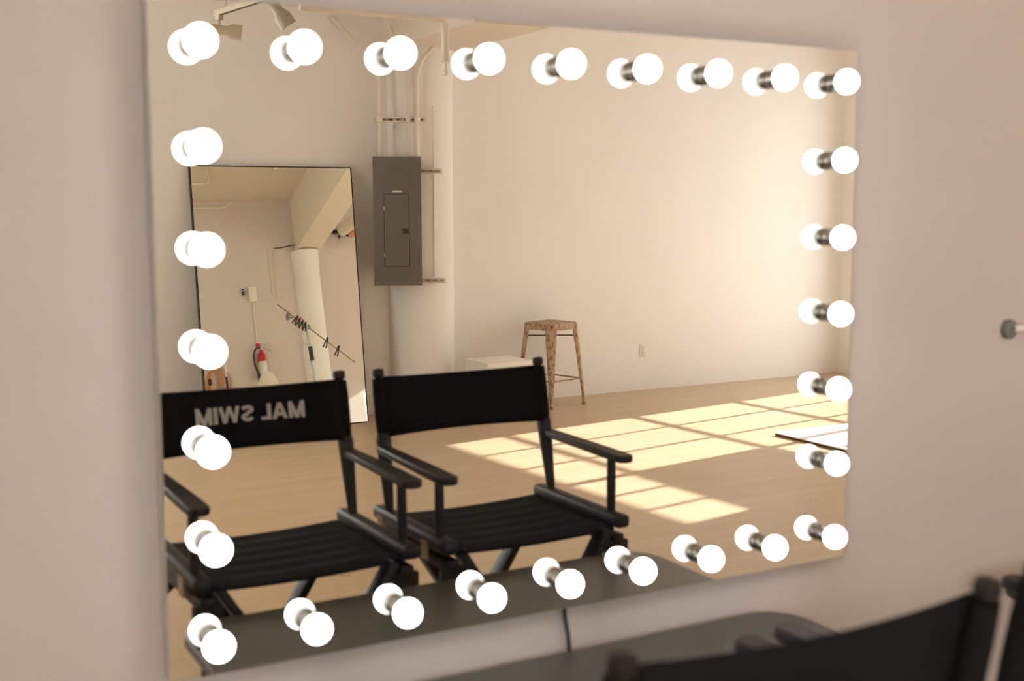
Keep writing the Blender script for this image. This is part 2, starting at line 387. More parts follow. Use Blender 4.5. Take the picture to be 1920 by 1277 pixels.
# ------------------------------------------------------------------ director's chairs
RZ = 0.7865            # top of the side rails
def director_chair(loc, rz, label, lettering=False):
    t = thing('director_chair', label, 'chair', loc, rz, "director's chairs at the makeup table")
    bw, bc = M['black_wood'], M['black_canvas']
    LY = 0.077
    for s in (-1, 1):
        bm = new(); rbox(bm, (s * 0.273, 0.238, RZ - 0.019), (0.044, 0.478, 0.038), 0.012, seg=3); rail = obj('arm_rail', bm, bw, t)
        bm = new(); rbox(bm, (s * 0.262, 0.238, RZ - 0.071), (0.036, 0.46, 0.034), 0.006); sr = obj('seat_rail', bm, bw, t)
        for y in (0.06, 0.36):
            bm = new(); box(bm, (s * 0.2955, y, RZ - 0.045), (0.003, 0.04, 0.052))
            for dz in (-0.014, 0.014): lathe(bm, [(0, -0.001), (0.004, -0.001), (0.003, 0.003), (0, 0.003)], 10, axis((s * 0.297, y, RZ - 0.045 + dz), (s, 0, 0)))
            obj('hinge_plate', bm, M['brass'], rail, smooth=False)
        # back post: stout block above the arm, tapering to the rail, slim pin above with a turned knob
        def P(z): return Vector((s * (0.273 - 0.003 * (z - RZ) / 0.394), LY * (1 - (z - RZ) / 0.394), z))
        bm = new(); tube(bm, [P(RZ - 0.01), P(0.90), P(0.985), P(1.005)], [0.0125, 0.019, 0.0235, 0.019], 16); post = obj('back_post', bm, bw, t)
        bm = new(); tube(bm, [P(1.0), P(1.15)], 0.0135, 14); obj('post_pin', bm, bw, post)
        bm = new(); d = (P(1.18) - P(0.9)).normalized()
        lathe(bm, [(0.0145, -0.02), (0.0145, -0.008), (0.010, 0.000), (0.0095, 0.006), (0.0165, 0.012), (0.018, 0.022), (0.016, 0.032), (0.0, 0.035)], 20, axis(P(1.155), d)); obj('finial', bm, bw, post)
        # arm: flat board with rounded, slightly wider front
        bm = new()
        poly = [(-0.019, 0.035), (0.019, 0.035), (0.027, 0.36)] + [(0.027 * math.cos(a), 0.465 + 0.027 * math.sin(a)) for a in [PI * k / 10 for k in range(11)]] + [(-0.027, 0.36)]
        prism(bm, poly, 0, 0.021, Matrix.Translation((s * 0.276, 0, 0.9480)) @ Matrix.Rotation(-0.02, 4, 'X')); obj('armrest', bm, bw, t, bevel=0.005)
        bm = new(); tube(bm, [(s * 0.274, 0.408, RZ - 0.004), (s * 0.274, 0.408, 0.86), (s * 0.274, 0.408, 0.948)], [0.0125, 0.0135, 0.0125], 14); obj('arm_post', bm, bw, t)
        # hanging wedge blocks where the crossing legs pivot
        for y in (0.045, 0.425):
            bm = new(); prism(bm, [(-0.032, 0.012), (0.040, 0.012), (0.040, -0.022), (0.008, -0.068), (-0.032, -0.036)], -0.011, 0.011,
                              Matrix.Translation((s * 0.255, y + 0.03, RZ - 0.085)) @ Matrix.Rotation(PI / 2, 4, 'X') @ Matrix.Rotation(0 if s > 0 else PI, 4, 'Y')); obj('pivot_block', bm, bw, t, smooth=False, bevel=0.003)
        bm = new(); rbox(bm, (s * 0.235, 0.235, 0.022), (0.04, 0.54, 0.044), 0.008); obj('floor_runner', bm, bw, t)
    for y, o_ in ((0.05, 0), (0.435, 0)):
        for s in (-1, 1):
            yy = y + s * 0.0125
            bm = new(); bar(bm, (s * 0.228, yy, 0.748), (-s * 0.225, yy, 0.04), 0.024, 0.056, (0, 1, 0.0), 0.004); obj('leg', bm, bw, t)
        bm = new(); lathe(bm, [(0, -0.03), (0.009, -0.03), (0.009, 0.03), (0, 0.03)], 14, axis((0.0, y, 0.394), (0, 1, 0))); obj('pivot_bolt', bm, M['steel'], t)
    bm = new(); rbox(bm, (0, 0.485, 0.30), (0.50, 0.03, 0.045), 0.006)
    for s in (-1, 1): rbox(bm, (s * 0.225, 0.470, 0.17), (0.03, 0.026, 0.29), 0.004)
    obj('footrest', bm, bw, t)
    for s in (-1, 1):
        bm = new(); lathe(bm, [(0, 0), (0.010, 0), (0.010, 0.004), (0.004, 0.006), (0, 0.006)], 12, axis((s * 0.165, 0.461, 0.655), (0, 1, 0))); obj('leg_bolt', bm, M['steel'], t)
    # seat: sagging canvas with lengthwise welts
    bm = new(); nx, ny = 28, 26; g2 = []
    for j in range(ny + 1):
        v = j / ny; row = []
        for i in range(nx + 1):
            u = i / nx * 2 - 1
            z = RZ - 0.031 - 0.008 * (1 - u * u) + 0.0022 * math.sin(v * 2 * PI * 6) * (1 - u ** 4)
            if v > 0.94: z -= 0.004 * ((v - 0.94) / 0.06) ** 2
            row.append(bm.verts.new((u * 0.250, 0.012 + v * 0.448, z)))
        g2.append(row)
    for j in range(ny):
        for i in range(nx): bm.faces.new((g2[j][i], g2[j][i + 1], g2[j + 1][i + 1], g2[j + 1][i]))
    st = obj('seat', bm, bc, t); sd = st.modifiers.new('thickness', 'SOLIDIFY'); sd.thickness = 0.006; sd.offset = -1
    # back: canvas band with a sleeve round each post, bowed a little to the rear
    bm = new(); nx, nz = 32, 8
    def B(u, v):                                # u -1..1, v 0..1 upwards
        z = 0.998 + v * 0.163 + (0.006 * (u * u) if v > 0.5 else -0.004 * u * u)
        y = LY * (1 - (z - RZ) / 0.394) + 0.016 - 0.020 * (1 - u * u)
        return Vector((u * 0.262, y, z))
    g3 = [[bm.verts.new(B(i / nx * 2 - 1, j / nz)) for i in range(nx + 1)] for j in range(nz + 1)]
    for j in range(nz):
        for i in range(nx): bm.faces.new((g3[j][i], g3[j][i + 1], g3[j + 1][i + 1], g3[j + 1][i]))
    bk = obj('backrest', bm, bc, t); sd = bk.modifiers.new('thickness', 'SOLIDIFY'); sd.thickness = 0.005; sd.offset = 0
    for s in (-1, 1):
        bm = new(); tube(bm, [(s * 0.2705, LY * (1 - (z - RZ) / 0.394), z) for z in (0.998, 1.05, 1.11, 1.160)], [0.0195, 0.021, 0.021, 0.019], 18); obj('post_sleeve', bm, bc, bk)
    if lettering:
        CH, TK, x0 = 0.0435, 0.235, 0.0          # cap height, stroke, running x in cap heights
        quads = []
        def stroke(a, b, w=TK, n=6):            # slanted strokes keep horizontal ends
            for q in range(n):
                t0, t1 = q / n, (q + 1) / n
                p, r_ = [a[0] + (b[0] - a[0]) * t0, a[1] + (b[1] - a[1]) * t0], [a[0] + (b[0] - a[0]) * t1, a[1] + (b[1] - a[1]) * t1]
                quads.append([(p[0] - w / 2, p[1]), (p[0] + w / 2, p[1]), (r_[0] + w / 2, r_[1]), (r_[0] - w / 2, r_[1])])
        def flat(xa, xb, ya, yb, n=4):
            for q in range(n): quads.append([(xa + (xb - xa) * q / n, ya), (xa + (xb - xa) * (q + 1) / n, ya), (xa + (xb - xa) * (q + 1) / n, yb), (xa + (xb - xa) * q / n, yb)])
        def em(x, w=0.98):
            stroke((x + TK / 2, 0), (x + TK / 2, 1)); stroke((x + w - TK / 2, 0), (x + w - TK / 2, 1))
            stroke((x + TK / 2, 1), (x + w / 2, 0.0), TK * 0.92); stroke((x + w - TK / 2, 1), (x + w / 2, 0.0), TK * 0.92)
        em(0.0)
        stroke((1.06 + TK / 2, 0), (1.53, 1)); stroke((2.0 - TK / 2, 0), (1.53, 1)); flat(1.28, 1.78, 0.20, 0.38)
        stroke((2.06 + TK / 2, 0), (2.06 + TK / 2, 1)); flat(2.06, 2.68, 0, 0.20)
        cx_, ra, rb = 3.50, 0.39, 0.22           # S from two bowls
        path = [(cx_ + (ra - 0.11) * math.cos(math.radians(a)), 0.73 + 0.165 * math.sin(math.radians(a))) for a in range(20, 271, 18)] + [(cx_ + (ra - 0.11) * math.cos(math.radians(a)), 0.275 + 0.165 * math.sin(math.radians(a))) for a in range(80, -161, -18)]
        for q in range(len(path) - 1):
            (ax, ay), (bx_, by) = path[q], path[q + 1]; L_ = math.hypot(bx_ - ax, by - ay) or 1; nx_, ny_ = -(by - ay) / L_ * 0.105, (bx_ - ax) / L_ * 0.105
            ex, ey = (bx_ - ax) / L_ * 0.03, (by - ay) / L_ * 0.03
            quads.append([(ax - ex + nx_, ay - ey + ny_), (bx_ + ex + nx_, by + ey + ny_), (bx_ + ex - nx_, by + ey - ny_), (ax - ex - nx_, ay - ey - ny_)])
        for a, b in (((3.96 + TK / 2, 1), (4.30, 0)), ((4.60, 1), (4.30, 0)), ((4.60, 1), (4.90, 0)), ((5.24 - TK / 2, 1), (4.90, 0))): stroke(a, b, TK * 0.92)
        stroke((5.32 + TK / 2, 0), (5.32 + TK / 2, 1)); em(5.66)
        TW_ = 6.64 * 1.0
        def onto(x, y):
            X = -(x - TW_ / 2) * 0.0465; p = B(X / 0.262, (0.0715 + y * CH) / 0.163); return Vector((X, p.y + 0.0032, p.z))
        for word in (0, 1):
          bm = new()
          for qd in quads:
            if (qd[0][0] > 2.9) != bool(word): continue
            lo4 = [bm.verts.new(onto(*p)) for p in qd]; hi4 = [bm.verts.new(onto(*p) + Vector((0, 0.0006, 0))) for p in qd]
            bm.faces.new(hi4); bm.faces.new(list(reversed(lo4)))
            for q in range(4): bm.faces.new((lo4[q], lo4[(q + 1) % 4], hi4[(q + 1) % 4], hi4[q]))
          lo = obj('lettering', bm, M['letter'], bk, smooth=False); lo['label'] = ('pale block capitals reading MAL', 'pale block capitals reading SWIM')[word]
    return t
director_chair((-0.326, -1.125, 0), -0.023, "black director's chair with pale lettering across its backrest", True)
director_chair((0.328, -1.118, 0), -0.010, "black director's chair with a plain unlettered backrest", False)

# ------------------------------------------------------------------ bar stool
st = thing('bar_stool', 'rusty cream metal stool standing against the back wall', 'stool', (3.885, -6.575, 0), math.radians(-15.5))
bm = new()
def sq(h, r, z, n=6): return [Vector((x, y, z)) for x, y in round_rect(-h, -h, h, h, r, n)]
def loft(bm, rings, top=True, bottom=False):
    V = [[bm.verts.new(p) for p in R_] for R_ in rings]; n = len(V[0])
    for a, b in zip(V, V[1:]):
        for k in range(n): bm.faces.new((a[k], a[(k + 1) % n], b[(k + 1) % n], b[k]))
    if top: bm.faces.new(V[-1])
    if bottom: bm.faces.new(list(reversed(V[0])))
loft(bm, [sq(0.166, 0.05, 0.645), sq(0.172, 0.05, 0.690), sq(0.168, 0.05, 0.700), sq(0.155, 0.045, 0.705), sq(0.135, 0.04, 0.701), sq(0.06, 0.03, 0.699), sq(0.016, 0.012, 0.699), sq(0.015, 0.011, 0.690)], True, True)
obj('seat', bm, M['rust'], st)
for k in range(4):
    a = PI / 4 + k * PI / 2; ca, sa = math.cos(a), math.sin(a)
    def leg_ring(z, rad, w, dep):
        c = Vector((ca * rad, sa * rad, z)); tng = Vector((-sa, ca, 0)); out = Vector((ca, sa, 0))
        return [c + tng * (w * 0.5) - out * dep, c + tng * (w * 0.42) - out * dep * 0.3, c + tng * (w * 0.16), c - tng * (w * 0.16), c - tng * (w * 0.42) - out * dep * 0.3, c - tng * (w * 0.5) - out * dep,
                c - tng * (w * 0.3) - out * dep * 0.75, c + tng * (w * 0.3) - out * dep * 0.75]
    bm = new(); loft(bm, [leg_ring(0.022, 0.292, 0.030, 0.022), leg_ring(0.10, 0.283, 0.034, 0.024), leg_ring(0.30, 0.264, 0.056, 0.032), leg_ring(0.50, 0.243, 0.078, 0.038), leg_ring(0.648, 0.224, 0.096, 0.042), leg_ring(0.690, 0.221, 0.094, 0.042)], True, True)
    lg = obj('leg', bm, M['rust'], st)
    bm = new(); lathe(bm, [(0.016, 0), (0.018, 0.004), (0.017, 0.022), (0.014, 0.028)], 14, Matrix.Translation((ca * 0.281, sa * 0.281, 0))); obj('foot', bm, M['rust'], lg)
for k in range(4):
    a = PI / 4 + k * PI / 2; b = a + PI / 2
    bm = new(); tube(bm, [(math.cos(a) * 0.252, math.sin(a) * 0.252, 0.225), (math.cos(b) * 0.252, math.sin(b) * 0.252, 0.225)], 0.0065, 10); obj('foot_bar', bm, M['rust'], st)
for k in range(2):
    a = PI / 4 + k * PI / 2; z = 0.590 + k * 0.012
    bm = new(); bar(bm, (math.cos(a) * 0.215, math.sin(a) * 0.215, z), (-math.cos(a) * 0.215, -math.sin(a) * 0.215, z), 0.02, 0.010); obj('cross_brace', bm, M['dark_steel'], st)

# ------------------------------------------------------------------ tall mirror leaning on the back wall
FY, TY, TZ = -6.545, -6.822, 1.975
ang = math.atan2(TY - FY, TZ)                    # lean
tm = thing('leaning_mirror', 'tall thin black framed mirror leaning against the back wall', 'mirror', (1.585, FY, 0.0))
tm.rotation_euler = (-ang, 0, 0)
TW, TH = 1.262, math.hypot(TZ, TY - FY)
bm = new(); box(bm, (0, -0.004, TH / 2), (TW - 0.012, 0.006, TH - 0.012)); obj('mirror_glass', bm, M['mirror_tall'], tm, smooth=False)
bm = new()
for s in (-1, 1): box(bm, (s * (TW / 2 - 0.004), -0.018, TH / 2), (0.008, 0.040, TH))
for z in (0.004, TH - 0.004): box(bm, (0, -0.018, z), (TW, 0.040, 0.008))
box(bm, (0, -0.026, TH / 2), (TW - 0.01, 0.020, TH - 0.01))
obj('frame', bm, M['black_metal'], tm, smooth=False)

# ------------------------------------------------------------------ breaker panel on the column, with its struts and conduits
CN = Vector((-0.425, 0.905, 0)).normalized(); CT = Vector((0.905, 0.425, 0)).normalized()   # facing / sideways of the mounting
C0 = Vector((2.815, YB, 0))
def mnt(t, n, z): return C0 + CT * t + CN * n + Vector((0, 0, z))
PM = Matrix(((-CT.x, -CN.x, 0, 0), (-CT.y, -CN.y, 0, 0), (0, 0, 1, 0), (0, 0, 0, 1)))        # local x sideways, -y towards the room
pc = mnt(-0.165, 0.42, 1.555)
bp = thing('breaker_panel', 'grey steel electrical panel with a hinged door', 'electrical panel', pc)
bp.rotation_euler = PM.to_3x3().to_euler()
bm = new(); box(bm, (0, 0.055, 0), (0.350, 0.098, 0.97)); obj('enclosure', bm, M['panel'], bp, smooth=False)
bm = new(); rbox(bm, (0, 0.003, 0), (0.372, 0.006, 1.0), 0.0025); cv = obj('cover', bm, M['panel'], bp)
for x in (-0.165, 0.165):
    for z in (-0.475, 0.0, 0.475):
        bm = new(); lathe(bm, [(0, 0), (0.007, 0), (0.006, 0.003), (0, 0.004)], 12, axis((x, 0, z), (0, -1, 0))); obj('screw', bm, M['brass'], cv)
bm = new(); box(bm, (0.005, -0.0005, -0.07), (0.198, 0.003, 0.565)); obj('door_seam', bm, M['panel_dark'], cv, smooth=False)
bm = new(); rbox(bm, (0.005, -0.003, -0.07), (0.189, 0.005, 0.556), 0.002); dr = obj('door', bm, M['panel'], bp)
bm = new(); rbox(bm, (-0.065, -0.006, -0.075), (0.056, 0.008, 0.044), 0.002); lt = obj('latch', bm, M['bronze'], dr)
bm = new(); box(bm, (-0.067, -0.011, -0.075), (0.014, 0.004, 0.026)); obj('latch_slot', bm, M['panel_dark'], lt, smooth=False)
for z in (0.10, -0.26):
    bm = new(); tube(bm, [(0.102, -0.004, z - 0.012), (0.102, -0.004, z + 0.012)], 0.003, 8); obj('hinge', bm, M['steel'], dr)
bm = new(); box(bm, (0.0, -0.001, 0.232), (0.078, 0.003, 0.012)); obj('nameplate', bm, M['label_white'], cv, smooth=False)
def strut(z, t0, t1, label, sm='slot'):
    L = t1 - t0
    s = thing('strut_channel', label, 'bracket', mnt((t0 + t1) / 2, 0.267, z)); s.rotation_euler = PM.to_3x3().to_euler()
    bm = new(); box(bm, (0, -0.002, 0), (L, 0.004, 0.041))
    for dz in (-0.019, 0.019): box(bm, (0, -0.019, dz), (L, 0.036, 0.003))
    for dz in (-0.0155, 0.0155): box(bm, (0, -0.0375, dz), (L, 0.003, 0.010))
    obj('channel', bm, M['pipe'], s, smooth=False)
    n = int(L / 0.055)
    for k in range(n):
        bm = new(); box(bm, (-L / 2 + (k + 0.5) * L / n, -0.0052, 0), (0.028, 0.002, 0.013)); obj('slot', bm, M[sm], s, smooth=False)
    return s
strut(2.345, -0.30, 0.055, 'slotted strut channel tying the conduits above the grey panel')
strut(1.945, -0.18, 0.185, 'slotted strut stub sticking out at upper right of the grey panel', 'slot_pale')
strut(1.085, -0.18, 0.205, 'slotted strut stub sticking out at lower right of the grey panel', 'slot_pale')
def conduit(pts, r, label, name='conduit', fit=()):
    t = thing(name, label, 'pipe', pts[0]); p0 = Vector(pts[0])
    bm = new(); tube(bm, [Vector(p) - p0 for p in pts], r, 14); obj('tube', bm, M['pipe'], t)
    for a, d in fit:
        bm = new(); lathe(bm, [(r, -0.022), (r * 1.45, -0.02), (r * 1.45, 0.02), (r, 0.022)], 16, axis(Vector(a) - p0, d)); obj('coupling', bm, M['pipe'], t)
    return t
a0 = lambda t, z, n=0.335: mnt(t, n, z)
conduit([a0(-0.295, 2.055), a0(-0.295, 2.62)] + bez(a0(-0.295, 2.62), a0(-0.295, 2.76), a0(-0.42, 2.88), 8) + [a0(-0.66, 3.12)], 0.0165, 'leftmost painted conduit rising from the grey panel and bending left', fit=[(a0(-0.295, 2.345), (0, 0, 1))])
conduit([a0(-0.075, 2.055), a0(-0.075, 2.68)] + bez(a0(-0.075, 2.68), a0(-0.075, 2.78), a0(-0.13, 2.88), 8) + [a0(-0.22, 3.06)], 0.0135, 'middle painted conduit rising from the grey panel', fit=[(a0(-0.075, 2.345), (0, 0, 1))])
conduit([a0(-0.005, 2.055), a0(-0.005, 2.62)] + bez(a0(-0.005, 2.62), a0(-0.005, 2.72), a0(0.05, 2.82), 8) + [a0(0.13, 2.90)], 0.0165, 'rightmost painted conduit rising from the grey panel, leaning right above', fit=[(a0(-0.005, 2.345), (0, 0, 1))])
conduit([a0(0.118, 1.12, 0.262), a0(0.118, 2.45, 0.262)], 0.006, 'thin painted cable pipe running down the column beside the panel')

# overhead pipe with an elbow and drop
def overhead():
    y = -5.08
    t = thing('overhead_pipe', 'thick horizontal painted pipe below the beam with a drop at its end', 'pipe', (1.22, y, 2.875))
    bm = new(); tube(bm, [(0, 0, 0)] + [(0.91, 0, 0)] + bez((0.91, 0, 0), (0.98, 0, 0), (0.98, 0, -0.07), 8)[1:] + [(0.98, 0, -0.26)], 0.024, 18); obj('tube', bm, M['pipe'], t)
    bm = new(); lathe(bm, [(0.024, -0.03), (0.030, -0.028), (0.030, 0.028), (0.024, 0.03)], 20, axis((0.86, 0, 0), (1, 0, 0))); obj('coupling', bm, M['pipe'], t)
    bm = new(); lathe(bm, [(0.0, -0.36), (0.019, -0.36), (0.019, -0.33), (0.014, -0.325), (0.014, -0.28), (0.029, -0.275), (0.029, -0.24), (0.024, -0.235)], 20, Matrix.Translation((0.98, 0, 0))); obj('drop_nipple', bm, M['pipe'], t)
    for x in (0.2, 0.75):
        bm = new(); tube(bm, [(x, 0, 0.02), (x, 0, HC - 2.875)], 0.005, 8); obj('hanger_rod', bm, M['pipe'], t)
overhead()

# ------------------------------------------------------------------ outlet, plinth, board, hook
o = thing('wall_outlet', 'small ivory wall outlet low on the long back wall', 'outlet', (5.03, YB, 0.3636))
bm = new(); rbox(bm, (0, 0.003, 0), (0.076, 0.006, 0.117), 0.002); obj('cover_plate', bm, M['white_plastic'], o)
for z in (-0.021, 0.021):
    bm = new(); rbox(bm, (0, 0.0065, z), (0.034, 0.003, 0.029), 0.001); rc = obj('receptacle', bm, M['white_plastic'], o)
    for dx in (-0.007, 0.007):
        bm = new(); box(bm, (dx, 0.0082, z + 0.003), (0.003, 0.001, 0.009)); obj('slot', bm, M['slot'], rc, smooth=False)
bm = new(); rbox(bm, (3.235, -6.295, 0.2275), (0.41, 0.40, 0.455), 0.004); tag(obj('plinth', bm, M['white_paint']), 'low white plinth box on the floor between column and rusty stool', 'box')
fb = thing('foam_board', 'sunlit white board lying flat on the floor near the right edge', 'board', (4.58, -4.555, 0.0))
bm = new(); box(bm, (0.75, 0.5, 0.0195), (1.5, 1.0, 0.007)); obj('sheet', bm, M['foam'], fb, smooth=False)
bm = new(); box(bm, (0.75, 0.5, 0.008), (1.49, 0.99, 0.016)); obj('shadow_slab', bm, M['edge_shadow'], fb, smooth=False)  # dark slab lifts the sheet; its brown stands in for the shadow line
hk = thing('wall_hook', 'small round grey disc with white stem on the wall by the right edge', 'hook', (1.426, YF, 1.326))
bm = new(); lathe(bm, [(0.0, 0), (0.026, 0), (0.0265, 0.003), (0.0265, 0.010), (0.024, 0.014), (0.0, 0.015)], 28, axis((0, 0, 0), (0, -1, 0))); obj('disc', bm, M['grey_plate'], hk)
bm = new(); tube(bm, [(0.010, -0.014, 0.002), (0.06, -0.030, 0.004), (0.16, -0.055, 0.006)], [0.010, 0.010, 0.010], 14); obj('stem', bm, M['white_metal'], hk)

# ------------------------------------------------------------------ track lights
def track(a, length, heads, label, rods):
    a = Vector(a); d = Vector((0.14, 0.99, 0)).normalized()
    ang_ = math.atan2(d.y, d.x)
    t = thing('track_light', label, 'light', a, ang_)
    bm = new(); box(bm, (length / 2, 0, 0.0), (length, 0.036, 0.032)); obj('track', bm, M['lamp_beige'], t, smooth=False)
    bm = new(); box(bm, (length / 2 + 0.02, 0, -0.0165), (length - 0.06, 0.014, 0.003)); obj('track_slot', bm, M['panel_dark'], t, smooth=False)
    for x in rods:
        bm = new(); tube(bm, [(x, 0, 0.012), (x, 0, HC - a.z)], 0.004, 8); obj('hanger_rod', bm, M['steel'], t)
    Rz = Matrix.Rotation(-ang_, 3, 'Z')
    for x, aim, drop, sc_, m in heads:
        bm = new(); box(bm, (x, 0, -0.03), (0.06, 0.03, 0.03)); tube(bm, [(x, 0, -0.04), (x, 0, -0.04 - drop)], 0.008, 10); obj('adapter', bm, m, t)
        A = Rz @ Vector(aim).normalized()
        p = Vector((x, 0, -0.05 - drop)) - A * 0.04
        bm = new(); lathe(bm, [(0, -0.02 * sc_), (0.030 * sc_, -0.02 * sc_), (0.032 * sc_, 0.0), (0.030 * sc_, 0.085 * sc_), (0.050 * sc_, 0.125 * sc_), (0.052 * sc_, 0.185 * sc_), (0.047 * sc_, 0.185 * sc_), (0.045 * sc_, 0.13 * sc_), (0, 0.12 * sc_)], 28, axis(p, A)); h = obj('spot_head', bm, m, t)
        bm = new(); lathe(bm, [(0, 0.125 * sc_), (0.04 * sc_, 0.135 * sc_), (0.038 * sc_, 0.165 * sc_), (0.02 * sc_, 0.185 * sc_), (0, 0.19 * sc_)], 20, axis(p, A)); obj('lamp', bm, M['lens'], h)
track((0.848, -5.60, 2.88), 1.5, [(0.05, (0.96, 0.25, -0.12), 0.055, 0.95, M['lamp_beige'])], 'beige ceiling track whose spot head points along the wall', (0.16, 1.2))
track((1.01, -5.25, 2.945), 1.2, [(0.22, (0.50, 0.1, -0.75), 0.02, 1.05, M['lamp_grey'])], 'second ceiling track whose grey spot head points steeply down', (0.1, 1.0))

# ------------------------------------------------------------------ things the tall mirror shows along the front wall
fe = thing('fire_extinguisher', 'red fire extinguisher with black hose hung on the front wall', 'fire extinguisher', (3.43, -0.035, 1.28))
bm = new(); lathe(bm, [(0, 0), (0.05, 0.0), (0.056, 0.012), (0.056, 0.29), (0.048, 0.335), (0.026, 0.365), (0.020, 0.375), (0.020, 0.39), (0, 0.39)], 28); obj('cylinder', bm, M['red'], fe)
bm = new(); lathe(bm, [(0.0567, 0.06), (0.0567, 0.235)], 28); 
obj('paper_label', bm, M['label_white'], fe)
bm = new(); tube(bm, [(-0.054, -0.015, 0.06), (-0.054, -0.015, 0.235)], 0.006, 8); obj('warning_stripe', bm, M['yellow'], fe)
bm = new(); rbox(bm, (0, 0, 0.415), (0.04, 0.05, 0.05), 0.006); vv_ = obj('valve', bm, M['steel'], fe)
bm = new(); bar(bm, (-0.04, -0.01, 0.46), (0.12, -0.03, 0.475), 0.022, 0.008); bar(bm, (-0.02, -0.01, 0.435), (0.13, -0.035, 0.36), 0.018, 0.008); obj('lever', bm, M['steel'], vv_)
bm = new(); rbox(bm, (-0.035, 0, 0.455), (0.06, 0.045, 0.05), 0.008); obj('red_cap', bm, M['red'], vv_)
bm = new(); tube(bm, spline([(-0.02, -0.02, 0.415), (-0.08, -0.03, 0.40), (-0.115, -0.03, 0.30), (-0.105, -0.03, 0.17), (-0.075, -0.03, 0.07)], 8), 0.012, 12); hz = obj('hose', bm, M['rubber'], fe)
bm = new(); tube(bm, [(-0.078, -0.03, 0.08), (-0.066, -0.03, -0.03)], [0.016, 0.022], 12); obj('nozzle', bm, M['rubber'], hz)
bm = new(); box(bm, (0, 0.062, 0.20), (0.05, 0.036, 0.30)); obj('wall_bracket', bm, M['steel'], fe, smooth=False)

jb = thing('junction_box', 'pale wall box above the red extinguisher with a cable pipe below', 'electrical box', (3.41, YF, 2.43))
bm = new(); rbox(bm, (0, -0.03, 0), (0.10, 0.06, 0.20), 0.006); obj('enclosure', bm, M['white_plastic'], jb)
bm = new(); tube(bm, [(0.0, -0.015, -0.09), (0.0, -0.015, -0.66)], 0.009, 10); obj('cable_pipe', bm, M['pipe'], jb)
sn = thing('alarm_sensor', 'small black sensor with a blue light left of the pale wall box', 'sensor', (3.29, YF, 2.467))
bm = new(); rbox(bm, (0, -0.03, 0), (0.032, 0.03, 0.085), 0.005); obj('housing', bm, M['black_plastic'], sn)
bm = new(); tube(bm, [(0.0, 0.0, -0.01), (0, -0.02, -0.01)], 0.012, 10); obj('wall_mount', bm, M['black_plastic'], sn)
bm = new(); lathe(bm, [(0, 0), (0.006, 0), (0.005, 0.002), (0, 0.003)], 12, axis((0, -0.045, 0.015), (0, -1, 0))); obj('indicator_light', bm, M['blue_led'], sn)
conduit([(3.755, 0.035, 2.35), (3.775, 0.035, 3.06)], 0.006, 'pale cable pipe going up the front wall left of the column')
conduit([(3.695, 0.035, 2.42), (3.70, 0.035, 3.06)], 0.006, 'second pale cable pipe on the front wall, beside the first')
bm = new(); tube(bm, spline([(3.775, 0.03, 3.055), (3.90, 0.02, 3.065), (4.02, 0.0, 3.085), (4.09, -0.02, 3.085)], 5), 0.007, 8); tag(obj('speaker_cable', bm, M['rubber']), 'short black cable crossing the wall top to the column', 'cable')

conduit([(2.62, 0.02, 3.62), (3.10, 0.02, 3.62)] + bez((3.10, 0.02, 3.62), (3.20, 0.02, 3.62), (3.26, 0.02, 3.69), 5)[1:] + [(3.28, 0.02, HC)], 0.012, 'painted pipe along the top of the front wall, turning up to the ceiling')
conduit([(2.35, -2.00, 3.70), (2.72, -1.0, 3.70)] + bez((2.72, -1.0, 3.70), (2.78, -0.80, 3.70), (2.68, -0.78, 3.70), 5)[1:] + [(2.2, -0.72, 3.70)], 0.014, 'bent painted conduit running across the ceiling')
# backdrop rolls on a wall bracket beyond the column
br = thing('roll_bracket', 'black triangular wall bracket holding the paper rolls beyond the column', 'bracket', (4.54, YF, 3.27))
bm = new(); prism(bm, [(-0.10, -0.02), (0.02, -0.02), (0.02, 0.02), (-0.01, 0.12)], 0.0, 0.03, Matrix.Translation((0, 0, 0)) @ Matrix.Rotation(PI / 2, 4, 'X')); obj('wall_plate', bm, M['black_metal'], br, smooth=False)
bm = new(); box(bm, (0.09, -0.03, 0.0), (0.24, 0.05, 0.04)); tube(bm, [(0.205, -0.02, 0.0), (0.205, -0.132, 0.0)], 0.02, 12); tube(bm, [(0.205, -0.06, 0.0), (0.305, -0.06, -0.07), (0.305, -0.132, -0.07)], 0.015, 10); obj('roll_arm', bm, M['black_metal'], br)
bm = new(); rbox(bm, (0.10, -0.06, 0.15), (0.04, 0.04, 0.06), 0.004); obj('clip', bm, M['black_metal'], br)
bm = new(); tube(bm, spline([(0.0, -0.03, -0.03), (0.01, -0.03, -0.16), (0.07, -0.03, -0.23), (0.14, -0.03, -0.21), (0.18, -0.03, -0.08)], 8), 0.003, 6); cl = obj('pull_chain', bm, M['steel'], br)
bm = new(); rbox(bm, (0.18, -0.03, -0.07), (0.02, 0.02, 0.05), 0.004); obj('chain_weight', bm, M['black_plastic'], cl)
bm = new(); tube(bm, spline([(-0.01, -0.02, -0.02), (-0.03, -0.02, -0.10), (-0.06, -0.02, -0.13), (-0.14, -0.012, -0.16), (-0.34, -0.012, -0.20)], 6), 0.005, 8); obj('supply_cable', bm, M['lamp_grey'], br)
def roll(x, z, r, y0, y1, m, label):
    t = thing('paper_roll', label, 'paper roll', (x, y0, z))
    L = y0 - y1
    bm = new(); lathe(bm, [(0.030, 0), (r, 0), (r, L), (0.030, L), (0.030, 0)], 32, axis((0, 0, 0), (0, -1, 0))); obj('paper', bm, m, t)
    bm = new(); lathe(bm, [(0.024, -0.01), (0.030, -0.01), (0.030, L + 0.01), (0.024, L + 0.01)], 24, axis((0, 0, 0), (0, -1, 0))); obj('core', bm, M['lamp_beige'], t)
    return t
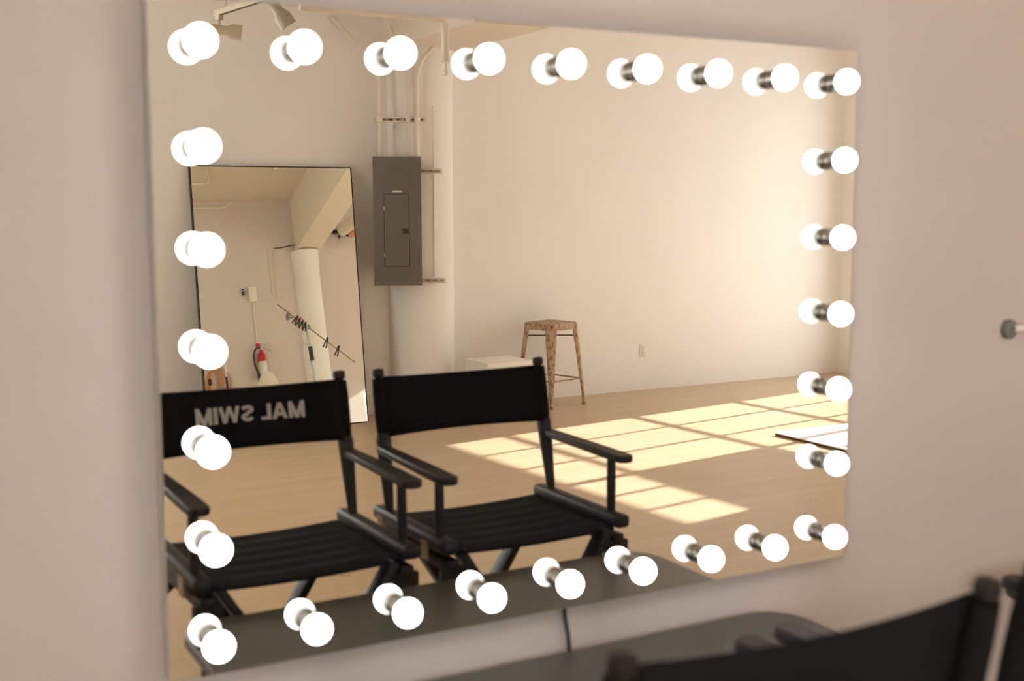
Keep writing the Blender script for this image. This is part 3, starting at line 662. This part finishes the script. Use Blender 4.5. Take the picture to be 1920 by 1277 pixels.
roll(4.745, 3.27, 0.085, -0.10, -2.75, M['paper_white'], 'pale roll of backdrop paper hung on the wall bracket')
roll(4.862, 3.195, 0.042, -0.10, -2.75, M['paper_orange'], 'orange roll of backdrop paper beside the pale roll')
bm = new()
br2 = thing('roll_hanger', 'black ceiling hanger carrying the near ends of the paper rolls', 'bracket', (4.78, -2.80, HC))
bm = new(); bar(bm, (-0.035, 0, 0), (-0.035, 0, -0.45), 0.012, 0.03, (0, 1, 0)); tube(bm, [(-0.035, 0.038, -0.45), (-0.035, -0.04, -0.45)], 0.02, 10)
bar(bm, (0.07, 0, 0), (0.07, 0, -0.54), 0.012, 0.03, (0, 1, 0)); tube(bm, [(0.07, 0.038, -0.54), (0.07, -0.04, -0.54)], 0.02, 10); obj('hanger', bm, M['black_metal'], br2, smooth=False)

# C-stand with boom rod and clamps
cs = thing('light_stand', 'chrome light stand carrying a diagonal wooden boom rod and clamps', 'light stand', (3.80, -1.0, 0))
top = Vector((-0.056, 0, 1.78))
bm = new(); tube(bm, [(0, 0, 0.10), (-0.02, 0, 1.05)], 0.016, 14); obj('column', bm, M['chrome'], cs)
bm = new(); tube(bm, [(-0.027, 0, 1.34), (-0.034, 0, 1.52)], 0.027, 14); obj('grip_tape', bm, M['rubber'], cs)
bm = new(); tube(bm, [(-0.02, 0, 1.0), top], 0.0125, 14); rs = obj('riser', bm, M['chrome'], cs)
bm = new(); tube(bm, [(-0.04, 0, 1.56), (-0.10, -0.01, 1.565)], 0.008, 10); box(bm, (-0.11, -0.01, 1.565), (0.02, 0.012, 0.07)); obj('tee_knob', bm, M['steel'], rs)
for k in range(3):
    a = 2 * PI * k / 3 + 0.4; bm = new(); tube(bm, [(0, 0, 0.42 - 0.06 * k), (0.14 * math.cos(a), 0.14 * math.sin(a), 0.30 - 0.05 * k), (0.42 * math.cos(a), 0.42 * math.sin(a), 0.012)], 0.012, 12); obj('leg', bm, M['chrome'], cs)
b0_, b1_ = Vector((3.40, -1.0, 2.081)) - Vector((3.80, -1.0, 0)), Vector((4.341, -1.0, 1.279)) - Vector((3.80, -1.0, 0))
bm = new(); tube(bm, [b0_, b1_], 0.0075, 10); bo = obj('boom_rod', bm, M['wood_dowel'], cs)
bd = (b1_ - b0_).normalized(); pb = lambda s: b0_ + bd * s
bm = new(); lathe(bm, [(0, -0.02), (0.035, -0.02), (0.035, 0.02), (0, 0.02)], 20, axis(pb(0.475) + Vector((0, 0.01, 0)), (0, -1, 0))); lathe(bm, [(0, -0.05), (0.018, -0.05), (0.018, 0.05), (0, 0.05)], 14, axis(top, (0, 0, 1))); obj('grip_head', bm, M['chrome'], cs)
bm = new(); lathe(bm, [(0.0, 0), (0.022, 0.0), (0.024, 0.03), (0.050, 0.055), (0.050, 0.075), (0, 0.075)], 22, axis(pb(0.235) + Vector((0.0, -0.02, -0.02)), (-0.95, -0.1, 0.1))); obj('grip_knob', bm, M['chrome'], cs)
def clamp(s, ang_, size, tip):
    t = thing('spring_clamp', tip[1], 'clamp', Vector((3.80, -1.0, 0)) + pb(s) + Vector((0, -0.036, 0)), 0)
    t.rotation_euler = (0, ang_, 0)
    for q in (-1, 1):
        bm = new(); bar(bm, (q * 0.004, 0, 0.03 * size), (q * 0.026 * size, 0, -0.13 * size), 0.018, 0.012 * size, (0, 1, 0), 0.003); j = obj('jaw', bm, M['black_plastic'], t)
        bm = new(); bar(bm, (q * 0.003, 0, 0.028 * size), (q * 0.004, 0, 0.05 * size), 0.020, 0.016 * size, (0, 1, 0), 0.003); obj('tip', bm, tip[0], j)
    return t
G = 'spring clamps bunched on the boom rod'
for i, (s, a) in enumerate(((0.292, 0.62), (0.336, 0.50), (0.380, 0.38), (0.424, 0.28))):
    tag(clamp(s, a, 0.72, (M['orange'], '')), ['orange tipped black spring clamp at the upper end of the clamp bunch', 'orange tipped black spring clamp second from the upper end of the bunch', 'orange tipped black spring clamp third from the upper end of the bunch', 'orange tipped black spring clamp lowest in the bunch by the stand'][i], 'clamp', G)
tag(clamp(0.765, 0.42, 0.8, (M['black_plastic'], '')), 'lone black clamp on the lower boom rod, nearer the stand', 'clamp', 'lone clamps on the lower boom rod')
tag(clamp(0.945, 0.42, 0.8, (M['black_plastic'], '')), 'lone black clamp nearest the low tip of the boom rod', 'clamp', 'lone clamps on the lower boom rod')

# coiled orange cord on the wall, second stand, draped cloth, leaning sunlit board
cc = thing('extension_cord', 'coiled orange extension cord hung on the front wall', 'cord', (2.78, YF, 1.44))
bm = new()
for k in range(6):
    w = 0.05 + 0.012 * k
    tube(bm, [Vector((w * math.sin(a) * (1.0 + 0.1 * k) + 0.01 * k, -0.02 - 0.006 * k, -0.17 + (0.17 + 0.008 * k) * math.cos(a))) for a in [2 * PI * q / 28 for q in range(29)]], 0.0065, 8, False)
obj('coil', bm, M['orange_cord'], cc)
bm = new(); tube(bm, spline([(-0.05, -0.05, -0.03), (0.0, -0.06, 0.0), (0.07, -0.06, -0.01), (0.02, -0.06, -0.2), (-0.01, -0.06, -0.36)], 6), 0.0065, 8); obj('wrap', bm, M['orange_cord'], cc)
bm = new(); tube(bm, [(0, 0, 0.0), (0, -0.06, 0.0), (0, -0.07, 0.03)], 0.006, 8); obj('hook', bm, M['steel'], cc)
bm = new(); rbox(bm, (-0.055, -0.05, -0.14), (0.04, 0.03, 0.08), 0.006); obj('plug', bm, M['black_plastic'], cc)
ps = thing('stand_pole', 'slim pale stand with black sleeve next to the orange cord', 'light stand', (2.90, -0.16, 0))
bm = new(); tube(bm, [(0, 0, 0.0), (0.0, 0, 1.33)], 0.013, 12); obj('sleeve', bm, M['rubber'], ps)
bm = new(); tube(bm, [(0, 0, 1.32), (0.0, 0, 1.48)], 0.010, 12); obj('tube', bm, M['white_metal'], ps)
for k in range(3):
    a = 2 * PI * k / 3; bm = new(); tube(bm, [(0, 0, 0.3), (0.14 * math.cos(a), 0.14 * math.sin(a), 0.01)], 0.008, 10); obj('leg', bm, M['black_metal'], ps)
bm = new(); rings = []
for j in range(15):
    v = j / 14; R0 = 0.05 + 0.27 * v ** 0.8
    rings.append([Vector((3.36 + R0 * (1 + 0.10 * v * math.sin(7 * q) + 0.05 * v * math.sin(13 * q + 1)) * math.cos(q), -0.42 + 0.8 * R0 * (1 + 0.10 * v * math.sin(7 * q)) * math.sin(q), 1.385 - 1.38 * v ** 1.5 - 0.02 * v)) for q in [2 * PI * k / 56 for k in range(56)]])
rings = [[Vector((3.36 + 0.02 * math.cos(2 * PI * k / 56), -0.42 + 0.02 * math.sin(2 * PI * k / 56), 1.398)) for k in range(56)]] + rings
rings = [[Vector((p.x, p.y, max(p.z - 0.075, 0.0))) for p in r_] for r_ in rings]
loft(bm, list(reversed(rings)), True, True)
tag(obj('draped_cloth', bm, M['cloth']), 'cream cloth draped to a soft peak below the red extinguisher', 'cloth')
wb = thing('reflector_board', 'bright white panel standing against the front wall beyond the column', 'board', (4.60, -0.56, 0), math.radians(30))
bm = new(); box(bm, (0.45, 0, 0.47), (0.9, 0.012, 0.94)); bm.transform(Matrix.Rotation(-0.05, 4, 'X')); obj('sheet', bm, M['foam'], wb, smooth=False)
